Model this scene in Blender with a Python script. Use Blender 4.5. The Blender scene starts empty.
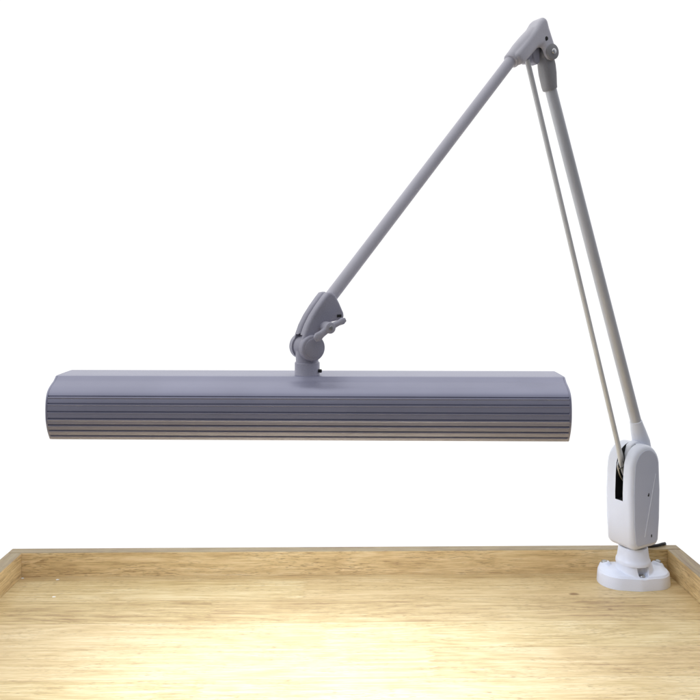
import bpy, bmesh, math, random
from mathutils import Vector, Matrix
random.seed(4)
sc = bpy.context.scene
col = sc.collection
PI = math.pi

# ------------------------------------------------------------------ camera
CAM_Z = .4035
FPX = 750.0            # focal length in units where the frame is 700 wide
cam_d = bpy.data.cameras.new("camera")
cam = bpy.data.objects.new("camera", cam_d); col.objects.link(cam)
cam.location = (0, 0, CAM_Z); cam.rotation_euler = (PI/2, 0, 0)
cam_d.sensor_width = 36; cam_d.lens = 36*FPX/700
cam_d.shift_y = -85/700      # horizon sits above the middle of the cropped picture
cam_d.clip_start = .01; cam_d.clip_end = 200
sc.camera = cam

# ------------------------------------------------------------------ node helpers
class NT:
    def __init__(s, name):
        s.m = bpy.data.materials.new(name); s.m.use_nodes = True
        s.n = s.m.node_tree.nodes; s.l = s.m.node_tree.links
        s.b = s.n['Principled BSDF']
    def new(s, t, **k):
        n = s.n.new(t)
        for a, v in k.items(): setattr(n, a, v)
        return n
    def link(s, a, b): s.l.new(a, b)
    def put(s, v, sock):
        if isinstance(v, (int, float)): sock.default_value = v
        elif isinstance(v, tuple): sock.default_value = v
        else: s.link(v, sock)
    def math(s, op, a, b=None, c=None, clamp=False):
        n = s.new('ShaderNodeMath', operation=op); n.use_clamp = clamp
        s.put(a, n.inputs[0])
        if b is not None: s.put(b, n.inputs[1])
        if c is not None: s.put(c, n.inputs[2])
        return n.outputs[0]
    def noise(s, vec, scale, detail=2, rough=.5, dist=0):
        n = s.new('ShaderNodeTexNoise')
        s.link(vec, n.inputs['Vector'])
        n.inputs['Scale'].default_value = scale; n.inputs['Detail'].default_value = detail
        n.inputs['Roughness'].default_value = rough; n.inputs['Distortion'].default_value = dist
        return n.outputs['Fac']
    def comb(s, x, y, z):
        n = s.new('ShaderNodeCombineXYZ')
        for i, v in enumerate((x, y, z)): s.put(v, n.inputs[i])
        return n.outputs[0]
    def ramp(s, f, stops):
        n = s.new('ShaderNodeValToRGB'); s.put(f, n.inputs[0])
        e = n.color_ramp.elements
        while len(e) < len(stops): e.new(.5)
        for i, (p, c) in enumerate(stops):
            e[i].position = p; e[i].color = (*c, 1) if len(c) == 3 else c
        return n.outputs[0]
    def mix(s, f, a, b, mode='MIX'):
        n = s.new('ShaderNodeMix', data_type='RGBA', blend_type=mode)
        s.put(f, n.inputs[0])
        s.put((*a, 1) if isinstance(a, tuple) and len(a) == 3 else a, n.inputs[6])
        s.put((*b, 1) if isinstance(b, tuple) and len(b) == 3 else b, n.inputs[7])
        return n.outputs[2]
    def smooth(s, v, lo, hi, a=0., b=1.):
        n = s.new('ShaderNodeMapRange', interpolation_type='SMOOTHSTEP')
        s.put(v, n.inputs[0]); n.inputs[1].default_value = lo; n.inputs[2].default_value = hi
        n.inputs[3].default_value = a; n.inputs[4].default_value = b
        return n.outputs[0]
    def bump(s, h, strength, dist):
        n = s.new('ShaderNodeBump'); n.inputs['Strength'].default_value = strength
        n.inputs['Distance'].default_value = dist
        s.link(h, n.inputs['Height']); s.link(n.outputs[0], s.b.inputs['Normal'])

def paint(name, base, rough=.42, metal=0., var=.05, speck=.0, bump=.12, spec=.5):
    t = NT(name)
    co = t.new('ShaderNodeTexCoord').outputs['Object']
    big = t.noise(co, 18, 3); fine = t.noise(co, 900, 3, .7)
    f = t.math('ADD', t.math('MULTIPLY', big, .7), t.math('MULTIPLY', fine, .3))
    lo = tuple(c*(1-var*2) for c in base); hi = tuple(min(1, c*(1+var*2)) for c in base)
    t.link(t.ramp(f, [(.3, lo), (.7, hi)]), t.b.inputs['Base Color'])
    t.link(t.smooth(fine, .3, .7, rough-.05, rough+.07), t.b.inputs['Roughness'])
    t.b.inputs['Metallic'].default_value = metal
    t.b.inputs['Specular IOR Level'].default_value = spec
    if bump: t.bump(fine, bump, .0004)
    return t.m

def wood(name, grain='x', vaxis='y', width=.055, length=.42, seam=.35, knots=(), shift=0., tone=1.0, joint_teeth=True, grey=0.):
    t = NT(name)
    co = t.new('ShaderNodeTexCoord').outputs['Object']
    sep = t.new('ShaderNodeSeparateXYZ'); t.link(co, sep.inputs[0])
    ax = {'x': sep.outputs[0], 'y': sep.outputs[1], 'z': sep.outputs[2]}
    u = ax[grain]; v = ax[vaxis]; w = ax[[k for k in 'xyz' if k not in (grain, vaxis)][0]]
    vs = t.math('ADD', t.math('DIVIDE', v, width), 50.22 + shift)
    row = t.math('FLOOR', vs)
    wn = t.new('ShaderNodeTexWhiteNoise', noise_dimensions='1D'); t.link(row, wn.inputs['W'])
    rr = wn.outputs['Value']
    us = t.math('ADD', u, t.math('MULTIPLY', rr, length))
    if joint_teeth:
        pp = t.math('PINGPONG', v, .0035)
        us = t.math('ADD', us, t.math('MULTIPLY', pp, 3.0))
    us = t.math('ADD', us, shift*.137)
    cell = t.math('FLOOR', t.math('DIVIDE', us, length))
    wid = t.math('ADD', t.math('MULTIPLY', row, 17.3), t.math('MULTIPLY', cell, 5.71))
    wn2 = t.new('ShaderNodeTexWhiteNoise', noise_dimensions='1D'); t.link(wid, wn2.inputs['W'])
    rc = t.new('ShaderNodeSeparateColor'); t.link(wn2.outputs['Color'], rc.inputs[0])
    r1, r2, r3 = rc.outputs
    ou = t.math('ADD', u, t.math('MULTIPLY', r1, 9.))
    ov = t.math('ADD', v, t.math('MULTIPLY', r2, 5.))
    # slow wobble of the grain lines
    wob = t.noise(t.comb(t.math('MULTIPLY', ou, 5.), t.math('MULTIPLY', ov, 9.), w), 1., 2)
    ov2 = t.math('ADD', ov, t.math('MULTIPLY', wob, .011))
    # cathedral growth rings
    lowf = t.noise(t.comb(t.math('MULTIPLY', ou, 2.2), t.math('MULTIPLY', ov2, 17.), t.math('MULTIPLY', w, 17.)), 1., 2, .45)
    rings = t.math('SINE', t.math('MULTIPLY', lowf, 95.))
    rings = t.math('MULTIPLY_ADD', rings, .5, .5)
    # streaks, mid and fine
    st1 = t.noise(t.comb(t.math('MULTIPLY', ou, 5.), t.math('MULTIPLY', ov2, 210.), t.math('MULTIPLY', w, 210.)), 1., 4, .6)
    st2 = t.noise(t.comb(t.math('MULTIPLY', ou, 42.), t.math('MULTIPLY', ov2, 700.), t.math('MULTIPLY', w, 700.)), 1., 3, .6)
    pore = t.noise(t.comb(t.math('MULTIPLY', ou, 110.), t.math('MULTIPLY', ov2, 1200.), t.math('MULTIPLY', w, 1200.)), 1., 1, .5)
    porem = t.noise(t.comb(t.math('MULTIPLY', ou, 12.), t.math('MULTIPLY', ov, 60.), w), 1., 2, .5)
    pores = t.math('MULTIPLY', t.smooth(pore, .56, .66), t.smooth(porem, .36, .60))
    blot = t.noise(t.comb(t.math('MULTIPLY', ou, 9.), t.math('MULTIPLY', ov, 26.), w), 1., 3, .5)
    f = t.math('ADD', t.math('MULTIPLY', rings, .07), t.math('MULTIPLY', t.math('SUBTRACT', st1, .02), .55))
    f = t.math('ADD', f, t.math('MULTIPLY', t.math('SUBTRACT', st2, .13), .62))
    f = t.math('ADD', f, t.math('MULTIPLY', t.math('SUBTRACT', blot, .5), .34))
    f = t.math('ADD', f, t.math('MULTIPLY', t.math('SUBTRACT', r3, .5), .13))
    k = tone
    c = t.ramp(f, [(.28, (.25*k, .142*k, .052*k)), (.41, (.46*k, .322*k, .138*k)),
                   (.54, (.60*k, .450*k, .212*k)), (.72, (.72*k, .590*k, .335*k))])
    # board to board hue: some slightly redder, some paler
    c = t.mix(t.math('MULTIPLY', r1, .28), c, (.60*k, .41*k, .22*k))
    c = t.mix(t.math('MULTIPLY', pores, .55), c, (.22, .12, .05))
    if grey: c = t.mix(grey, c, (.27, .26, .245))
    # glued seam
    fr = t.math('ABSOLUTE', t.math('SUBTRACT', t.math('FRACT', vs), .5))
    sm = t.smooth(fr, .5-.0009/width, .5)
    c = t.mix(t.math('MULTIPLY', sm, seam), c, (.22, .12, .05))
    if joint_teeth:
        fu = t.math('ABSOLUTE', t.math('SUBTRACT', t.math('FRACT', t.math('DIVIDE', us, length)), .5))
        c = t.mix(t.math('MULTIPLY', t.smooth(fu, .5-.0012/length, .5), .35), c, (.25, .14, .05))
    for (kx, ky, sx, sy, a) in knots:
        dx = t.math('DIVIDE', t.math('SUBTRACT', u, kx), sx)
        dy = t.math('DIVIDE', t.math('SUBTRACT', ov2, ov2) if False else t.math('SUBTRACT', v, ky), sy)
        d = t.math('SQRT', t.math('ADD', t.math('MULTIPLY', dx, dx), t.math('MULTIPLY', dy, dy)))
        d = t.math('ADD', d, t.math('MULTIPLY', t.math('SUBTRACT', st2, .5), 1.2))
        c = t.mix(t.smooth(d, .55, 1.25, a, 0.), c, (.20, .10, .035))
    t.link(c, t.b.inputs['Base Color'])
    t.link(t.smooth(st2, .3, .7, .36, .50), t.b.inputs['Roughness'])
    t.b.inputs['Specular IOR Level'].default_value = .35
    h = t.math('SUBTRACT', t.math('MULTIPLY', st2, .35), pores)
    h = t.math('SUBTRACT', h, t.math('MULTIPLY', sm, .8))
    t.bump(h, .35, .0005)
    return t.m

def emis(name, c, s):
    t = NT(name); t.b.inputs['Base Color'].default_value = (.9, .9, .9, 1)
    t.b.inputs['Emission Color'].default_value = (*c, 1); t.b.inputs['Emission Strength'].default_value = s
    return t.m

M_SHADE = paint('grey_shade_paint', (.365, .370, .480), .36, .5, .03, bump=.06)
M_ARM = paint('grey_upper_tube_paint', (.60, .59, .655), .38, .05, .04, bump=.05)
M_WING = paint('grey_wing_nut_paint', (.48, .475, .55), .42, .05, .10)
M_ROD = paint('pale_rod_paint', (.68, .69, .70), .4, .1, .05, bump=.05)
M_GREY = paint('grey_arm_paint', (.64, .63, .69), .42, .05, .10)
M_TUBE = paint('grey_tube_paint', (.58, .59, .62), .40, .2, .05, bump=.05)
M_CAST = paint('grey_cast_paint', (.38, .375, .45), .42, .05, .14, bump=.35)
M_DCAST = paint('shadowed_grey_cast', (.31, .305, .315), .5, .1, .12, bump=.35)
M_WHITE = paint('white_enamel', (.76, .79, .87), .34, 0, .02, bump=.04)
M_WSIDE = paint('shaded_white_enamel', (.58, .61, .72), .42, 0, .02, bump=.05)  # greyer copy of the white enamel, the flanks' shade mixed into its colour
M_CHROME = paint('bright_screw_metal', (.72, .72, .72), .22, 1., .05, bump=.05)
M_STEEL = paint('dull_steel', (.42, .42, .42), .35, 1., .08)
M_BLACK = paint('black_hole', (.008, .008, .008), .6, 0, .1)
M_RUBBER = paint('black_rubber', (.02, .02, .022), .5, 0, .1)
M_REFL = paint('white_reflector', (.88, .88, .86), .3, 0, .01)
M_TUBEGLOW = emis('lit_fluorescent_glass', (.77, .89, 1.17), 42.)
M_GLUE = paint('dried_white_glue', (.85, .84, .80), .4, 0, .02)

# ------------------------------------------------------------------ mesh helpers
def finish(name, bm, mat, parent=None, bevel=0, seg=3, smooth=True, angle=40, mats=None, subsurf=0, recalc=True):
    if recalc: bmesh.ops.recalc_face_normals(bm, faces=bm.faces)
    me = bpy.data.meshes.new(name); bm.to_mesh(me); bm.free()
    o = bpy.data.objects.new(name, me); col.objects.link(o)
    for m in (mats or [mat]): me.materials.append(m)
    if parent is not None: o.parent = parent
    if bevel:
        b = o.modifiers.new('bevel', 'BEVEL'); b.width = bevel; b.segments = seg
        b.limit_method = 'ANGLE'; b.angle_limit = math.radians(30); b.harden_normals = False
    if subsurf:
        s = o.modifiers.new('sub', 'SUBSURF'); s.levels = s.render_levels = subsurf
    if smooth:
        for p in me.polygons: p.use_smooth = True
        if not subsurf:
            me.set_sharp_from_angle(angle=math.radians(angle if not bevel else 60))
    return o

def prism(bm, pts, t0, t1, axis='y'):
    """extrude a closed (p,q) outline; axis y: (p, t, q); axis z: (p, q, t); axis x: (t, p, q)"""
    f = {'y': lambda p, q, t: (p, t, q), 'z': lambda p, q, t: (p, q, t), 'x': lambda p, q, t: (t, p, q)}[axis]
    a = [bm.verts.new(f(p, q, t0)) for p, q in pts]
    b = [bm.verts.new(f(p, q, t1)) for p, q in pts]
    n = len(pts)
    for i in range(n): bm.faces.new((a[i], a[(i+1) % n], b[(i+1) % n], b[i]))
    bm.faces.new(a[::-1]); bm.faces.new(b)

def box(bm, c, s):
    x, y, z = c; a, b, d = s[0]/2, s[1]/2, s[2]/2
    prism(bm, [(x-a, y-b), (x+a, y-b), (x+a, y+b), (x-a, y+b)], z-d, z+d, 'z')

def loft(bm, secs, seg=32, cap=True, up=None):
    """secs: list of (centre, (r1, r2), power); rings perpendicular to the path"""
    rings = []; n = len(secs)
    for i, (c, r, pw) in enumerate(secs):
        c = Vector(c)
        p0 = Vector(secs[max(0, i-1)][0]); p1 = Vector(secs[min(n-1, i+1)][0])
        d = (p1-p0).normalized()
        A = Vector(up) if up else (Vector((0, 1, 0)) if abs(d.y) < .9 else Vector((1, 0, 0)))
        e1 = (A - d*A.dot(d)).normalized(); e2 = d.cross(e1)
        ring = []
        for k in range(seg):
            th = 2*PI*k/seg; ct, st = math.cos(th), math.sin(th)
            x = math.copysign(abs(ct)**(2/pw), ct)*r[0]; y = math.copysign(abs(st)**(2/pw), st)*r[1]
            ring.append(bm.verts.new(c + e1*x + e2*y))
        rings.append(ring)
    for a, b in zip(rings, rings[1:]):
        for k in range(seg): bm.faces.new((a[k], a[(k+1) % seg], b[(k+1) % seg], b[k]))
    if cap: bm.faces.new(rings[0][::-1]); bm.faces.new(rings[-1])

def rod(bm, a, b, r, seg=28, e=.0006):
    a = Vector(a); b = Vector(b); d = (b-a).normalized()
    loft(bm, [(a, (r-e, r-e), 2), (a+d*e, (r, r), 2), (b-d*e, (r, r), 2), (b, (r-e, r-e), 2)], seg)

def lathe(bm, prof, seg=48, M=Matrix()):
    rings = []
    for r, z in prof:
        rings.append([bm.verts.new(M @ Vector((r*math.cos(2*PI*k/seg), r*math.sin(2*PI*k/seg), z))) for k in range(seg)])
    for a, b in zip(rings, rings[1:]):
        for k in range(seg): bm.faces.new((a[k], a[(k+1) % seg], b[(k+1) % seg], b[k]))
    bm.faces.new(rings[0][::-1]); bm.faces.new(rings[-1])

def spline(pts, n=8):
    out = []; P = [Vector(p) for p in pts]
    for i in range(len(P)-1):
        p0 = P[max(0, i-1)]; p1 = P[i]; p2 = P[i+1]; p3 = P[min(len(P)-1, i+2)]
        for k in range(n):
            t = k/n
            out.append(.5*((2*p1) + (p2-p0)*t + (2*p0-5*p1+4*p2-p3)*t*t + (3*p1-p0-3*p2+p3)*t**3))
    out.append(P[-1]); return out

def cable(bm, pts, r, seg=14, n=8):
    loft(bm, [(p, (r, r), 2) for p in spline(pts, n)], seg, up=(.3, .2, .93))

def smooth_outline(pts, n=5):
    P = [Vector((a, b, 0)) for a, b in pts]; N = len(P); out = []
    for i in range(N):
        p0, p1, p2, p3 = P[i-1], P[i], P[(i+1) % N], P[(i+2) % N]
        for k in range(n):
            t = k/n
            v = .5*((2*p1) + (p2-p0)*t + (2*p0-5*p1+4*p2-p3)*t*t + (3*p1-p0-3*p2+p3)*t**3)
            out.append((v.x, v.y))
    return out

def boolean(o, cutter):
    m = o.modifiers.new('cut', 'BOOLEAN'); m.operation = 'DIFFERENCE'; m.solver = 'EXACT'; m.object = cutter
    m.material_mode = 'TRANSFER'
    dg = bpy.context.evaluated_depsgraph_get(); dg.update()
    me = bpy.data.meshes.new_from_object(o.evaluated_get(dg))
    o.modifiers.clear(); o.data = me
    bpy.data.objects.remove(cutter)
    for p in me.polygons: p.use_smooth = True
    me.set_sharp_from_angle(angle=math.radians(40))

# ------------------------------------------------------------------ the bench top with its raised rails
bench = bpy.data.objects.new('workbench_top', None); col.objects.link(bench)
YAW = math.radians(.85)
bench.location = (-.4242, .970, 0); bench.rotation_euler = (0, 0, YAW)   # inner back left corner
bench['label'] = 'pale varnished wooden bench top with raised rails round its back and sides'
bench['category'] = 'workbench'
W = .8396
def to_bench(x, y):
    dx, dy = x+.4242, y-.970
    return (dx*math.cos(YAW)+dy*math.sin(YAW), -dx*math.sin(YAW)+dy*math.cos(YAW))
k1 = to_bench(.2747, .9198); k2 = to_bench(.305, .8797); k3 = to_bench(.21, .80)
M_TOP = wood('edge_glued_bench_wood', 'x', 'y', .058, .61, seam=.28, shift=.0,
             knots=((k1[0], k1[1], .0065, .0035, .85), (k2[0], k2[1], .003, .0013, .8)))
M_BACKW = wood('back_rail_wood', 'x', 'z', .5, .39, seam=0, shift=.35, tone=1.2)
M_SIDEW = wood('side_rail_wood', 'y', 'z', .5, .50, seam=0, shift=2.31, tone=1.15)
M_RIMW = wood('grey_rail_top_wood', 'x', 'y', .6, .5, seam=0, shift=1.3, tone=.66, grey=.2)  # rail tops darker and greyer than the rail faces
M_RIMS = wood('grey_side_top_wood', 'y', 'x', .6, .5, seam=0, shift=1.3, tone=.66, grey=.2)
bm = bmesh.new(); box(bm, (W/2, -.31, -.011), (W, .62, .022))
finish('work_surface', bm, M_TOP, bench, smooth=False)
RH = .0312
def rail(name, x0, x1, y0, y1, m, mtop):
    bm = bmesh.new(); box(bm, ((x0+x1)/2, (y0+y1)/2, (RH-.03)/2), (x1-x0, y1-y0, RH+.03))
    for f in bm.faces:
        f.normal_update()
        if f.normal.z > .9: f.material_index = 1
    o = finish(name, bm, m, bench, bevel=.0012, seg=3, mats=[m, mtop])
    return o
rail('back_rail', -.019, W+.019, .0003, .0155, M_BACKW, M_RIMW)
rail('side_rail', -.0192, -.0003, -.62, 0, M_SIDEW, M_RIMS)
rail('side_rail', W+.0003, W+.0192, -.62, 0, M_SIDEW, M_RIMS)
for (x, y, s, z) in ((-.375, .962, .0024, 0), (-.36, .912, .0020, 0), (-.4215, .966, .0018, 0)):
    bx, by = to_bench(x, y); bm = bmesh.new(); N = 11
    lo = [bm.verts.new((bx+s*1.3*random.uniform(.6, 1.1)*math.cos(2*PI*k/N), by+s*.7*random.uniform(.6, 1.1)*math.sin(2*PI*k/N), 0)) for k in range(N)]
    c = bm.verts.new((bx, by, .0009))
    for k in range(N): bm.faces.new((lo[k], lo[(k+1) % N], c))
    finish('glue_spot', bm, M_GLUE, bench)

# ------------------------------------------------------------------ the lamp: local x = arm direction, local y = side, z up
BX, BY = .3585, .95
lamp = bpy.data.objects.new('desk_lamp', None); col.objects.link(lamp)
lamp.location = (BX, BY, 0); ANG = math.radians(210); lamp.rotation_euler = (0, 0, ANG)
lamp['label'] = 'grey jointed arm task lamp with long ribbed shade on white foot'
lamp['category'] = 'desk lamp'
LM = Matrix.Translation((BX, BY, 0)) @ Matrix.Rotation(ANG, 4, 'Z'); LI = LM.inverted()
cA, sA = math.cos(ANG), math.sin(ANG)
def P(px, py, t=0.):
    """point of the upright plane the arms fold in (offset t sideways) seen at px, py of the photo"""
    bx = BX - sA*t; by = BY + cA*t; k = (px-350)/FPX
    a = (bx-by*k)/(-cA + sA*k); y = by + sA*a
    return (a, t, CAM_Z-(py-265)*y/FPX)
def P2(px, py): p = P(px, py); return (p[0], p[2])

# --- mounting foot: rounded triangle with screw bosses, stepped dome, notch in front of the front screw
cw = Vector((.3600, .9540))                                   # centre in world
corners = [Vector((.3600, .9525)), Vector((.3420, .9550)), Vector((.3795, .9555))]
def inside_d(p):      # signed distance to the rounded triangle (negative inside)
    best = 1e9; insd = True; n = 3
    cs = corners
    for i in range(n):
        a, b = cs[i], cs[(i+1) % n]; e = b-a
        tt = max(0, min(1, (p-a).dot(e)/e.dot(e))); best = min(best, (p-(a+e*tt)).length)
        if (e.x*(p.y-a.y)-e.y*(p.x-a.x)) > 0: insd = False
    return -best if insd else best
def sstep(a, b, x):
    t = max(0, min(1, (x-a)/(b-a))); return t*t*(3-2*t)
RC = .0255
def rad(th):
    d = Vector((math.cos(th), math.sin(th))); lo, hi = 0, .08
    for _ in range(26):
        m = (lo+hi)/2
        if inside_d(cw+d*m) < RC: lo = m
        else: hi = m
    return lo
neck = Vector((BX, BY))
screws = [Vector((.3640, .9345)), Vector((.3275, .9650)), Vector((.3965, .9660))]
def height(p, edge):     # edge: distance inwards from the outline
    h = .0165 + .0030*sstep(.0, .012, edge)
    d = (p-Vector((.3612, .9535))).length
    h = max(h, .0165 + .0120*(1-sstep(.0195, .0245, d)))            # stepped dome
    h = max(h, .0165 + .0150*(1-sstep(.0170, .0215, (p-neck).length)))
    for i, s in enumerate(screws):
        ds = (p-s).length
        if i == 0: h = h*sstep(.0062, .0082, ds) + .0155*(1-sstep(.0062, .0082, ds))
        else: h = h + (.0035)*(1-sstep(.0050, .0090, ds)); 
    h -= .0022*(1-sstep(0, .0022, edge))
    return h
bm = bmesh.new(); NS = 180; NR = 70
ctr = bm.verts.new(LI @ Vector((cw.x, cw.y, height(cw, .03))))
rings = []
R = [rad(2*PI*k/NS) for k in range(NS)]
for j in range(1, NR+1):
    ring = []
    for k in range(NS):
        th = 2*PI*k/NS; d = Vector((math.cos(th), math.sin(th)))
        rr = R[k]*(j/NR)**.9; p = cw+d*rr
        ring.append(bm.verts.new(LI @ Vector((p.x, p.y, height(p, max(0, RC-inside_d(p)))))))
    rings.append(ring)
for z, sc_ in ((.010, 1.012), (.001, 1.03), (0.0, 1.025)):
    rings.append([bm.verts.new(LI @ Vector((cw.x+math.cos(2*PI*k/NS)*R[k]*sc_, cw.y+math.sin(2*PI*k/NS)*R[k]*sc_, z))) for k in range(NS)])
for k in range(NS): bm.faces.new((ctr, rings[0][k], rings[0][(k+1) % NS]))
for a, b in zip(rings, rings[1:]):
    for k in range(NS): bm.faces.new((a[k], b[k], b[(k+1) % NS], a[(k+1) % NS]))
bm.faces.new(rings[-1])
foot = finish('mounting_foot', bm, M_WHITE, lamp, angle=50)
for i, s in enumerate(screws):
    z = .0155 if i == 0 else .0215
    Ms = LI @ Matrix.Translation((s.x, s.y, z))
    bm = bmesh.new()
    lathe(bm, [(.0001, -.002), (.0040, -.002), (.0040, .0006), (.0034, .0016), (.0020, .0022), (.0012, .0014), (.0001, .0012)], 24, Ms)
    finish('screw', bm, M_STEEL, foot)

# --- swivel neck
bm = bmesh.new()
lathe(bm, [(.0001, .028), (.0212, .028), (.0210, .0312), (.0204, .0326), (.0194, .0345), (.0182, .0425), (.0176, .0475), (.0170, .0485), (.0001, .0485)], 64)
finish('swivel_neck', bm, M_WHITE, lamp)
bm = bmesh.new(); lathe(bm, [(.0001, .0480), (.0150, .0480), (.0150, .0525), (.0001, .0525)], 48)
finish('swivel_bearing', bm, M_STEEL, lamp)

# --- spring housing
Z0, Z1 = .0505, .1795
def house_outline(g=0.):
    pts = [(.0205-g*.8, Z0+g), (.0255-g, Z0+.007+g*.4), (.0280-g, .085), (.0287-g, .120), (.0274-g, .145)]
    for k in range(1, 16):
        th = PI*k/16
        pts.append(((.0270-g)*math.cos(th)-.0003, .1500+(.0290-g)*math.sin(th)))
    pts += [(-.0272+g, .145), (-.0285+g, .120), (-.0275+g, .085), (-.0250+g, Z0+.007+g*.4), (-.0205+g*.8, Z0+g)]
    return pts
bm = bmesh.new(); prism(bm, house_outline(), -.0205, .0205, 'y')
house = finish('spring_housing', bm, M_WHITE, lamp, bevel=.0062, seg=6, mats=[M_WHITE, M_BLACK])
house.modifiers['bevel'].angle_limit = math.radians(50)
bm = bmesh.new(); cut = [(.040, .1110), (.040, .165), (.019, .190), (.004, .190), (.004, .160), (.012, .1110)]
prism(bm, cut, -.0036, .0080, 'y')
for f in bm.faces: f.material_index = 0
cutter = finish('cutter', bm, M_BLACK, lamp, smooth=False)  # black slot walls stand in for the shade inside the housing
boolean(house, cutter)
# side cover, shade put into its grey, inset in the white shell, on both flanks
for s in (1, -1):
    bm = bmesh.new()
    prism(bm, house_outline(.0056), s*.0170, s*.02090, 'y')
    cov = finish('side_cover', bm, M_WSIDE, house, bevel=.0005, seg=2)
    bm = bmesh.new()
    a = Vector((-.0165, s*.0209, .142)); b = Vector((.0040, s*.0209, .066))
    if s < 0: a.x, b.x = a.x, b.x
    loft(bm, [(a, (.0004, .0006), 2), (b, (.0004, .0006), 2)], 10)
    finish('ridge', bm, M_WHITE, cov)
    for (x, z, r, dx) in ((-.0040, .1175, .0013, .0007), (-.0085, .0655, .0012, 0)):
        bm = bmesh.new()
        loft(bm, [(Vector((x+dx, s*.0206, z)), (.001, .001), 2), (Vector((x+dx, s*.02115, z)), (r*.75, r*1.7), 2.4)], 16, up=(1, 0, 0))
        if dx: loft(bm, [(Vector((x+.0015, s*.0206, z-.0012)), (.001, .001), 2), (Vector((x+.0015, s*.02112, z-.0012)), (.0012, .0007), 2.4)], 12, up=(1, 0, 0))
        finish('screw_hole', bm, M_BLACK, cov)
# seam between the two halves of the shell along the crown
# --- arm socket leaving the crown of the housing
def V(px, py, t=0.): return Vector(P(px, py, t))
bm = bmesh.new()
loft(bm, [(V(642.5, 462), (.0085, .0125), 2.6), (V(642.2, 450), (.0088, .0130), 2.5), (V(641.2, 442), (.0090, .0118), 2.3),
          (V(638.2, 431), (.0088, .0096), 2.1), (V(636.4, 423.5), (.0078, .0078), 2), (V(635.9, 421.2), (.0076, .0076), 2), (V(635.8, 420.8), (.0069, .0069), 2)], 36)
sock = finish('arm_socket', bm, M_WHITE, lamp)
# crown block under the socket, filling between the shell halves
bm = bmesh.new(); prism(bm, [(.012, .150), (.0135, .166), (.010, .1775), (.000, .1815), (-.010, .1795), (-.016, .168), (-.016, .150)], -.0032, .0062, 'y')
finish('pivot_block', bm, M_WHITE, lamp, bevel=.002, seg=3)

# --- lower arm tube (housing to elbow)
bm = bmesh.new(); rod(bm, V(636.6, 424), V(549.3, 84), .0068, 36)
finish('lower_arm', bm, M_TUBE, lamp)
# --- tie rod, flattened hook at its foot
bm = bmesh.new()
ra, rb = V(527.2, 60, 0), V(618.0, 443, 0)
T = .0015
ra, rb = V(527.2, 60, T), V(616.9, 440, T)
loft(bm, [(ra, (.0030, .0030), 2), (ra.lerp(rb, .5), (.0030, .0030), 2), (rb, (.0031, .0031), 2)], 24)
tie = finish('tie_rod', bm, M_ROD, lamp)
bm = bmesh.new()
loft(bm, [(rb, (.0031, .0031), 2), (V(619.0, 450, T), (.0032, .0034), 2.3), (V(620.8, 458, T), (.0024, .0044), 3), (V(622, 464, T), (.0013, .0046), 3), (V(623.3, 471, T), (.0012, .0032), 3), (V(624, 475, T), (.0010, .0018), 3)], 20)
finish('fork_end', bm, M_ROD, tie)
bm = bmesh.new()
D = Vector((.0075, 0, -.001))
cable(bm, [V(622, 457, T-.002)+D*.5, V(622, 463, T-.002)+D, V(623, 470, T-.0015)+D, V(625.4, 476, T-.001)+D, V(628.2, 479, T)+D, V(629.4, 475, T+.001)+D, V(628.4, 467, T+.001)+D*.6], .0011, 10)
cable(bm, [V(624.5, 457, T+.001)+D, V(627.3, 461, T+.001)+D, V(627, 465, T+.001)+D, V(623.5, 467, T)+D], .0009, 10)
finish('spring_hook', bm, M_STEEL, tie)

# --- elbow
pv = P2(545.2, 54)
wd = .0118
hood = [P2(508.2, 57.5), P2(516, 47.5), P2(524, 37.5), P2(530, 29.5), P2(534.5, 21.8), P2(537.5, 19.0), P2(541.2, 20), P2(543.6, 30), P2(546.6, 39.5), P2(550.0, 50)]
cx, cz = pv
# lug arc round the pivot, local x grows to the photo's left
for th in (-.35, -.9, -1.45, -2.0, -2.6):
    hood.append((cx-.0098*math.cos(th), cz+.0098*math.sin(th)))
hood += [P2(536.5, 48), P2(532, 50), P2(526, 57), P2(519.0, 65.0), P2(515.5, 66.2)]
bm = bmesh.new(); prism(bm, hood, -wd, wd, 'y')
eh = finish('elbow_hood', bm, M_GREY, lamp, bevel=.0062, seg=6, smooth=False)
eh.modifiers['bevel'].angle_limit = math.radians(60)
bm = bmesh.new()
loft(bm, [(V(533, 31), (.0090, .0060), 2.2), (V(526, 41), (.0100, .0082), 2.2), (V(519, 50), (.0096, .0090), 2.1), (V(512.2, 59.6), (.0089, .0089), 2), (V(510.9, 61.4), (.0089, .0089), 2)], 36)
slv = finish('sleeve', bm, M_GREY, lamp)
mj = eh.modifiers.new('join', 'BOOLEAN'); mj.operation = 'UNION'; mj.solver = 'EXACT'; mj.object = slv
rm = eh.modifiers.new('rm', 'REMESH'); rm.mode = 'VOXEL'; rm.voxel_size = .0006; rm.use_smooth_shade = True
sm_ = eh.modifiers.new('sm', 'SMOOTH'); sm_.iterations = 14; sm_.factor = .6
dg = bpy.context.evaluated_depsgraph_get(); dg.update()
me = bpy.data.meshes.new_from_object(eh.evaluated_get(dg)); eh.modifiers.clear(); eh.data = me
bpy.data.objects.remove(slv)
bm = bmesh.new()
sl = [P2(538.5, 45), P2(550, 43), P2(562, 50), P2(562, 75), P2(533, 75), P2(528, 55)]
prism(bm, sl, -.0072, .0072, 'y')
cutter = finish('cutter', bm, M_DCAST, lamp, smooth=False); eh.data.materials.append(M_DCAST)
boolean(eh, cutter)
bm = bmesh.new()
loft(bm, [(V(513.5, 57.8), (.0092, .0092), 2), (V(511.4, 60.7), (.0092, .0092), 2), (V(510.9, 61.4), (.0088, .0088), 2), (V(510.7, 61.6), (.0078, .0078), 2)], 36)
finish('collar_lip', bm, M_GREY, eh)
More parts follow.
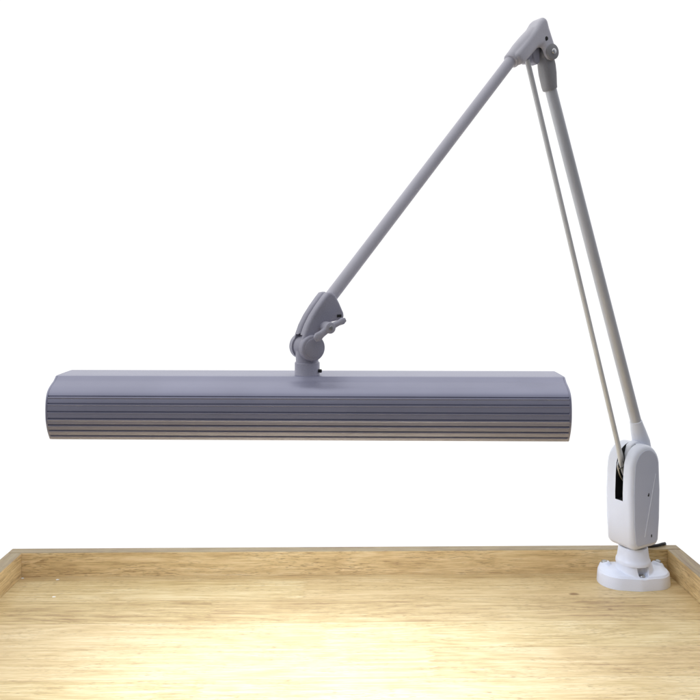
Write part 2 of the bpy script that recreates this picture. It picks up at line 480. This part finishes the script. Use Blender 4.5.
def disc_y(bm, c, r, t0, t1, e=.0008, seg=40):
    c0 = Vector((c[0], 0, c[1])); y = Vector((0, 1, 0)); s = 1 if t1 > t0 else -1
    loft(bm, [(c0+y*t0, (r, r), 2), (c0+y*(t1-s*e), (r, r), 2), (c0+y*(t1-s*e*.3), (r-e*.4, r-e*.4), 2), (c0+y*t1, (r-e, r-e), 2)], seg, up=(0, 0, 1))
for s in (1, -1):
    bm = bmesh.new(); disc_y(bm, pv, .0092, s*.0100, s*.0130)
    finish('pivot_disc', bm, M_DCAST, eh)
    bm = bmesh.new(); disc_y(bm, pv, .0032, s*.0128, s*.0152, .001, 24)
    sw = finish('screw', bm, M_CHROME, eh)
hc = P2(539.3, 41)
bm = bmesh.new(); disc_y(bm, hc, .0024, .0113, .01195, .0002, 20)
c0 = Vector((hc[0], .0116, hc[1]))
loft(bm, [(c0+Vector((-.0012, 0, .0020)), (.0003, .0014), 2.5), (c0+Vector((.0012, 0, -.0028)), (.0003, .0014), 2.5)], 12)
finish('screw_hole', bm, M_BLACK, eh)
# knuckle on the lower arm, swinging in the hood
bm = bmesh.new()
disc_y(bm, pv, .0098, -.0066, .0066)
loft(bm, [(V(545.2, 56), (.0066, .0092), 4), (V(546.6, 66), (.0090, .0092), 3.2), (V(547.6, 74), (.0092, .0092), 3), (V(549.2, 86), (.0088, .0082), 2.4), (V(550.0, 89.5), (.0084, .0080), 2.2), (V(550.2, 90.2), (.0070, .0070), 2)], 36)
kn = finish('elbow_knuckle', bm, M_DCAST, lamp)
bm = bmesh.new()   # short yoke that holds the tie rod
yk = [P2(523.5, 55), P2(533, 47), P2(538, 48), P2(538.5, 62), P2(536, 65), P2(532.6, 63), P2(531, 56), P2(529.5, 63.5), P2(525.5, 63.5)]
prism(bm, yk, -.0068, .0030, 'y')
finish('rod_yoke', bm, M_CAST, kn, bevel=.0012, seg=2)

# --- upper arm tube (elbow to shade)
bm = bmesh.new(); rod(bm, V(516, 54), V(326.5, 302.5), .0064, 36)
finish('upper_arm', bm, M_ARM, lamp)

# --- tilt joint above the shade
tp = P2(306.9, 346.8); tpx, tpz = tp
br = [P2(299.4, 334), P2(302.5, 325), P2(307.5, 315), P2(313.5, 305.5), P2(319.5, 297), P2(323, 292.6), P2(326.5, 291.8), P2(330.5, 294.6),
      P2(334.5, 302.5), P2(338.6, 312), P2(339.4, 317.4), P2(335, 319.6), P2(326, 321.6), P2(319.5, 326), P2(316.5, 333), P2(315.8, 340)]
for th in (-.1, -.6, -1.1, -1.57, -2.1, -2.6, -3.1, -3.6):
    br.append((tpx-.0118*math.cos(th), tpz+.0118*math.sin(th)))
for (t0, t1) in ((-.0112, -.0008), (.0004, .0112)):
    bm = bmesh.new(); prism(bm, br, t0, t1, 'y')
    ck = finish('bracket_cheek', bm, M_CAST, lamp, bevel=.0028, seg=4)
    ck.modifiers['bevel'].angle_limit = math.radians(60)
    if t1 > 0: near_cheek = ck
    else: far_cheek = ck
    # hollow in which the stem lug turns
    bm = bmesh.new(); prism(bm, [(tpx-.016, tpz-.02), (tpx+.016, tpz-.02), (tpx+.016, tpz+.006), (tpx+.007, tpz+.0130), (tpx-.009, tpz+.0130), (tpx-.016, tpz+.006)], -.0070, .0070, 'y')
    cutter = finish('cutter', bm, M_CAST, lamp, smooth=False); boolean(ck, cutter)
for s, ck in ((1, near_cheek), (-1, far_cheek)):
    bm = bmesh.new(); disc_y(bm, tp, .0124, s*.0076, s*.0148, .0016, 48)
    pd = finish('pivot_disc', bm, M_CAST, ck)
    bm = bmesh.new(); disc_y(bm, tp, .0094, s*.0140, s*.0153, .0006, 48)
    finish('disc_face', bm, M_CAST, pd)
bm = bmesh.new(); e0 = P2(332.8, 315.2)
box(bm, (e0[0]-.0008, .0088, e0[1]), (.0046, .0062, .0024)); finish('slot_screw', bm, M_BLACK, near_cheek)
# threaded boss and wing nut
bo = P2(319.5, 326.2)
bm = bmesh.new(); disc_y(bm, bo, .0056, .0090, .0145, .0008, 32); finish('clamp_boss', bm, M_CAST, near_cheek)
bm = bmesh.new(); disc_y(bm, bo, .0055, .0140, .0235, .0010, 32)
c0 = Vector((bo[0], 0, bo[1]))
def wing(px, py, t, wgt):
    tip = V(px, py, t); c = c0+Vector((0, .0195, 0)); m = c.lerp(tip, .55)
    loft(bm, [(c, (.0036, .0034), 2.2), (m, (.0024, .0032*wgt), 2.4), (c.lerp(tip, .82), (.0022, .0042*wgt), 2.5), (tip, (.0012, .0024*wgt), 2.2)], 20)
wing(345.5, 309.5+10, .0225, .8); wing(315.0, 339.6, .0205, 1.1)
wn = finish('wing_nut', bm, M_WING, lamp)
bm = bmesh.new(); disc_y(bm, bo, .0023, .0225, .0246, .0006, 20); finish('stud', bm, M_STEEL, wn)
# stem with lug and collar
cl = P(307.2, 372); sx = cl[0]
bm = bmesh.new()
disc_y(bm, tp, .0112, -.0066, .0066)
loft(bm, [(Vector((tpx, 0, tpz)), (.0066, .0108), 3.5), (Vector((tpx*.4+sx*.6, 0, tpz-.009)), (.0078, .0108), 2.8), (Vector((sx, 0, tpz-.0155)), (.0108, .0108), 2)], 40)
stem = finish('shade_stem', bm, M_CAST, lamp)
bm = bmesh.new(); zt = tpz-.0145; zb = .2955
lathe(bm, [(.0001, zb), (.0122, zb), (.0124, zb+.001), (.0120, zb+.002), (.0120, zt-.0006), (.0114, zt), (.0001, zt)], 48, Matrix.Translation((sx, 0, 0)))
collar = finish('collar', bm, M_CAST, stem)
# set screw on the right side of the collar
wc = LM @ Vector((sx, 0, zb+.0070)); bm = bmesh.new()
a = LI @ (wc+Vector((.0105, -.004, .000))); b = LI @ (wc+Vector((.0140, -.005, .000)))
rod(bm, a, b, .0017, 16, .0003); finish('set_screw', bm, M_BLACK, collar)

# --- shade
SYAW = math.radians(-1.1)
LEN = .4765
shade_w = Matrix.Translation((-.0385, .7270, 0)) @ Matrix.Rotation(SYAW, 4, 'Z')
half = [(0, .2988), (.0185, .2986), (.0218, .2972), (.0255, .2946), (.0305, .2924), (.0360, .2897), (.0405, .2858), (.0430, .2800), (.0439, .2740),
        (.0440, .2680), (.0435, .2615), (.0420, .2560), (.0398, .2505), (.0370, .2458), (.0346, .2422), (.0330, .2412)]
# dense rounded version, then V grooves at chosen heights
hs = [(p.x, p.y) for p in spline([(a, b, 0) for a, b in half], 14)]
grooves = [.2832, .2768, .2697, .2632, .2570, .2514, .2459]
def prof_side():
    out = []
    S = [Vector(p) for p in hs]
    # arc lengths
    L = [0]
    for a, b in zip(S, S[1:]): L.append(L[-1]+(b-a).length)
    def at(l):
        for i in range(len(L)-1):
            if L[i+1] >= l:
                return S[i].lerp(S[i+1], (l-L[i])/max(1e-9, L[i+1]-L[i]))
        return S[-1]
    gl = []
    for g in grooves:
        for i in range(20, len(S)-1):
            if S[i].y >= g > S[i+1].y:
                gl.append(L[i]); break
    marks = []
    l = 0
    while l < L[-1]:
        if all(not (g-.0002 < l < g+.0022) for g in gl): marks.append((l, 0.))
        l += .0012
    marks.append((L[-1], 0.))
    for g in gl: marks += [(g, 0.), (g+.00015, -.0014), (g+.00085, -.0014), (g+.00125, .0006), (g+.0020, .0007)]
    marks.sort()
    for l, d in marks:
        p = at(l); q0 = at(max(0, l-.0008)); q1 = at(min(L[-1]-1e-6, l+.0008))
        tg = (q1-q0).normalized() if (q1-q0).length > 0 else Vector((0, -1))
        nrm = Vector((-tg.y, tg.x))
        p = p + nrm*d
        out.append((p.x, p.y))
    return out
ps = prof_side()
front = [(-a, b) for a, b in ps]          # toward the camera
back = ps[1:]
outer = front[::-1] + back                # front lip -> over the top -> back lip
th = .0022
inner = []
S = [(a*(.0440-th)/.0440, .2700+(b-.2700)*(.0282-th)/.0282 if b > .27 else b) for a, b in hs]
inner = ([(-a, b) for a, b in S][::-1] + S[1:])[::-1]
outline = outer + inner
bm = bmesh.new()
x0, x1 = -LEN/2, LEN/2
A = [bm.verts.new((x0, a, b)) for a, b in outline]; Bv = [bm.verts.new((x1, a, b)) for a, b in outline]
n = len(outline); no = len(outer)
for i in range(n): bm.faces.new((A[i], A[(i+1) % n], Bv[(i+1) % n], Bv[i]))
shade = finish('lamp_shade', bm, M_SHADE, lamp, angle=22)
shade.matrix_local = LI @ shade_w
capo = [(-a, b) for a, b in hs][::-1] + hs[1:]
capo = capo[::3] + ([capo[-1]] if (len(capo)-1) % 3 else [])
for s in (-1, 1):
    bm = bmesh.new(); prism(bm, capo, s*(LEN/2+.0001), s*(LEN/2+.0020), 'x')
    finish('end_cap', bm, M_SHADE, shade, bevel=.0006, seg=2)
bm = bmesh.new()   # white reflector trough
rp = [(-.0325, .2480), (-.0350, .262), (-.0340, .276), (-.0270, .2860), (-.012, .2905), (0, .2860), (.012, .2905), (.0270, .2860), (.0340, .276), (.0350, .262), (.0325, .2480)]
rp2 = [(a*.97, b-.0008) for a, b in rp][::-1]
prism(bm, rp+rp2, -LEN/2+.002, LEN/2-.002, 'x')
finish('reflector', bm, M_REFL, shade)
for yy in (-.0165, .0165):
    bm = bmesh.new(); rod(bm, (-.195, yy, .267), (.195, yy, .267), .0078, 28)
    tb = finish('fluorescent_tube', bm, M_TUBEGLOW, shade)
    for s in (-1, 1):
        bm = bmesh.new(); box(bm, (s*.204, yy, .268), (.018, .020, .022))
        finish('tube_socket', bm, M_REFL, tb, bevel=.002)

# --- power cord over the back rail
bm = bmesh.new()
cw_pts = [(.3680, .9640, .0530), (.3790, .9790, .0420), (.3900, .9880, .0342), (.4050, .9905, .0338), (.4170, .9970, .0336), (.4220, 1.0050, .0280), (.4235, 1.0090, .000), (.4240, 1.0120, -.12)]
cable(bm, [LI @ Vector((p[0], p[1], p[2]-.0006)) for p in cw_pts], .0018, 16)
finish('power_cord', bm, M_RUBBER, lamp)

# ------------------------------------------------------------------ white studio surround
w = bpy.data.worlds.new('World'); sc.world = w; w.use_nodes = True
nt = w.node_tree; N = nt.nodes; L = nt.links; bg = N['Background']
tc = N.new('ShaderNodeTexCoord'); sp = N.new('ShaderNodeSeparateXYZ'); L.new(tc.outputs['Generated'], sp.inputs[0])
dt = N.new('ShaderNodeVectorMath'); dt.operation = 'DOT_PRODUCT'; L.new(tc.outputs['Generated'], dt.inputs[0])
dt.inputs[1].default_value = (-.35, .75, .55)
mr = N.new('ShaderNodeMapRange'); mr.interpolation_type = 'SMOOTHSTEP'
L.new(dt.outputs['Value'], mr.inputs[0]); mr.inputs[1].default_value = -.60; mr.inputs[2].default_value = .28
mr.inputs[3].default_value = .19; mr.inputs[4].default_value = 1.06
L.new(mr.outputs[0], bg.inputs['Strength']); 
cr = N.new('ShaderNodeValToRGB'); L.new(dt.outputs['Value'], cr.inputs[0])
cr.color_ramp.elements[0].position = 0.; cr.color_ramp.elements[0].color = (.90, .92, 1, 1)
cr.color_ramp.elements[1].position = .28; cr.color_ramp.elements[1].color = (1, 1, 1, 1)
L.new(cr.outputs[0], bg.inputs['Color'])

sc.view_settings.view_transform = 'Standard'; sc.view_settings.look = 'None'; sc.view_settings.exposure = 0; sc.view_settings.gamma = 1
sc.cycles.max_bounces = 10; sc.cycles.diffuse_bounces = 5
sc.cycles.sample_clamp_indirect = 4
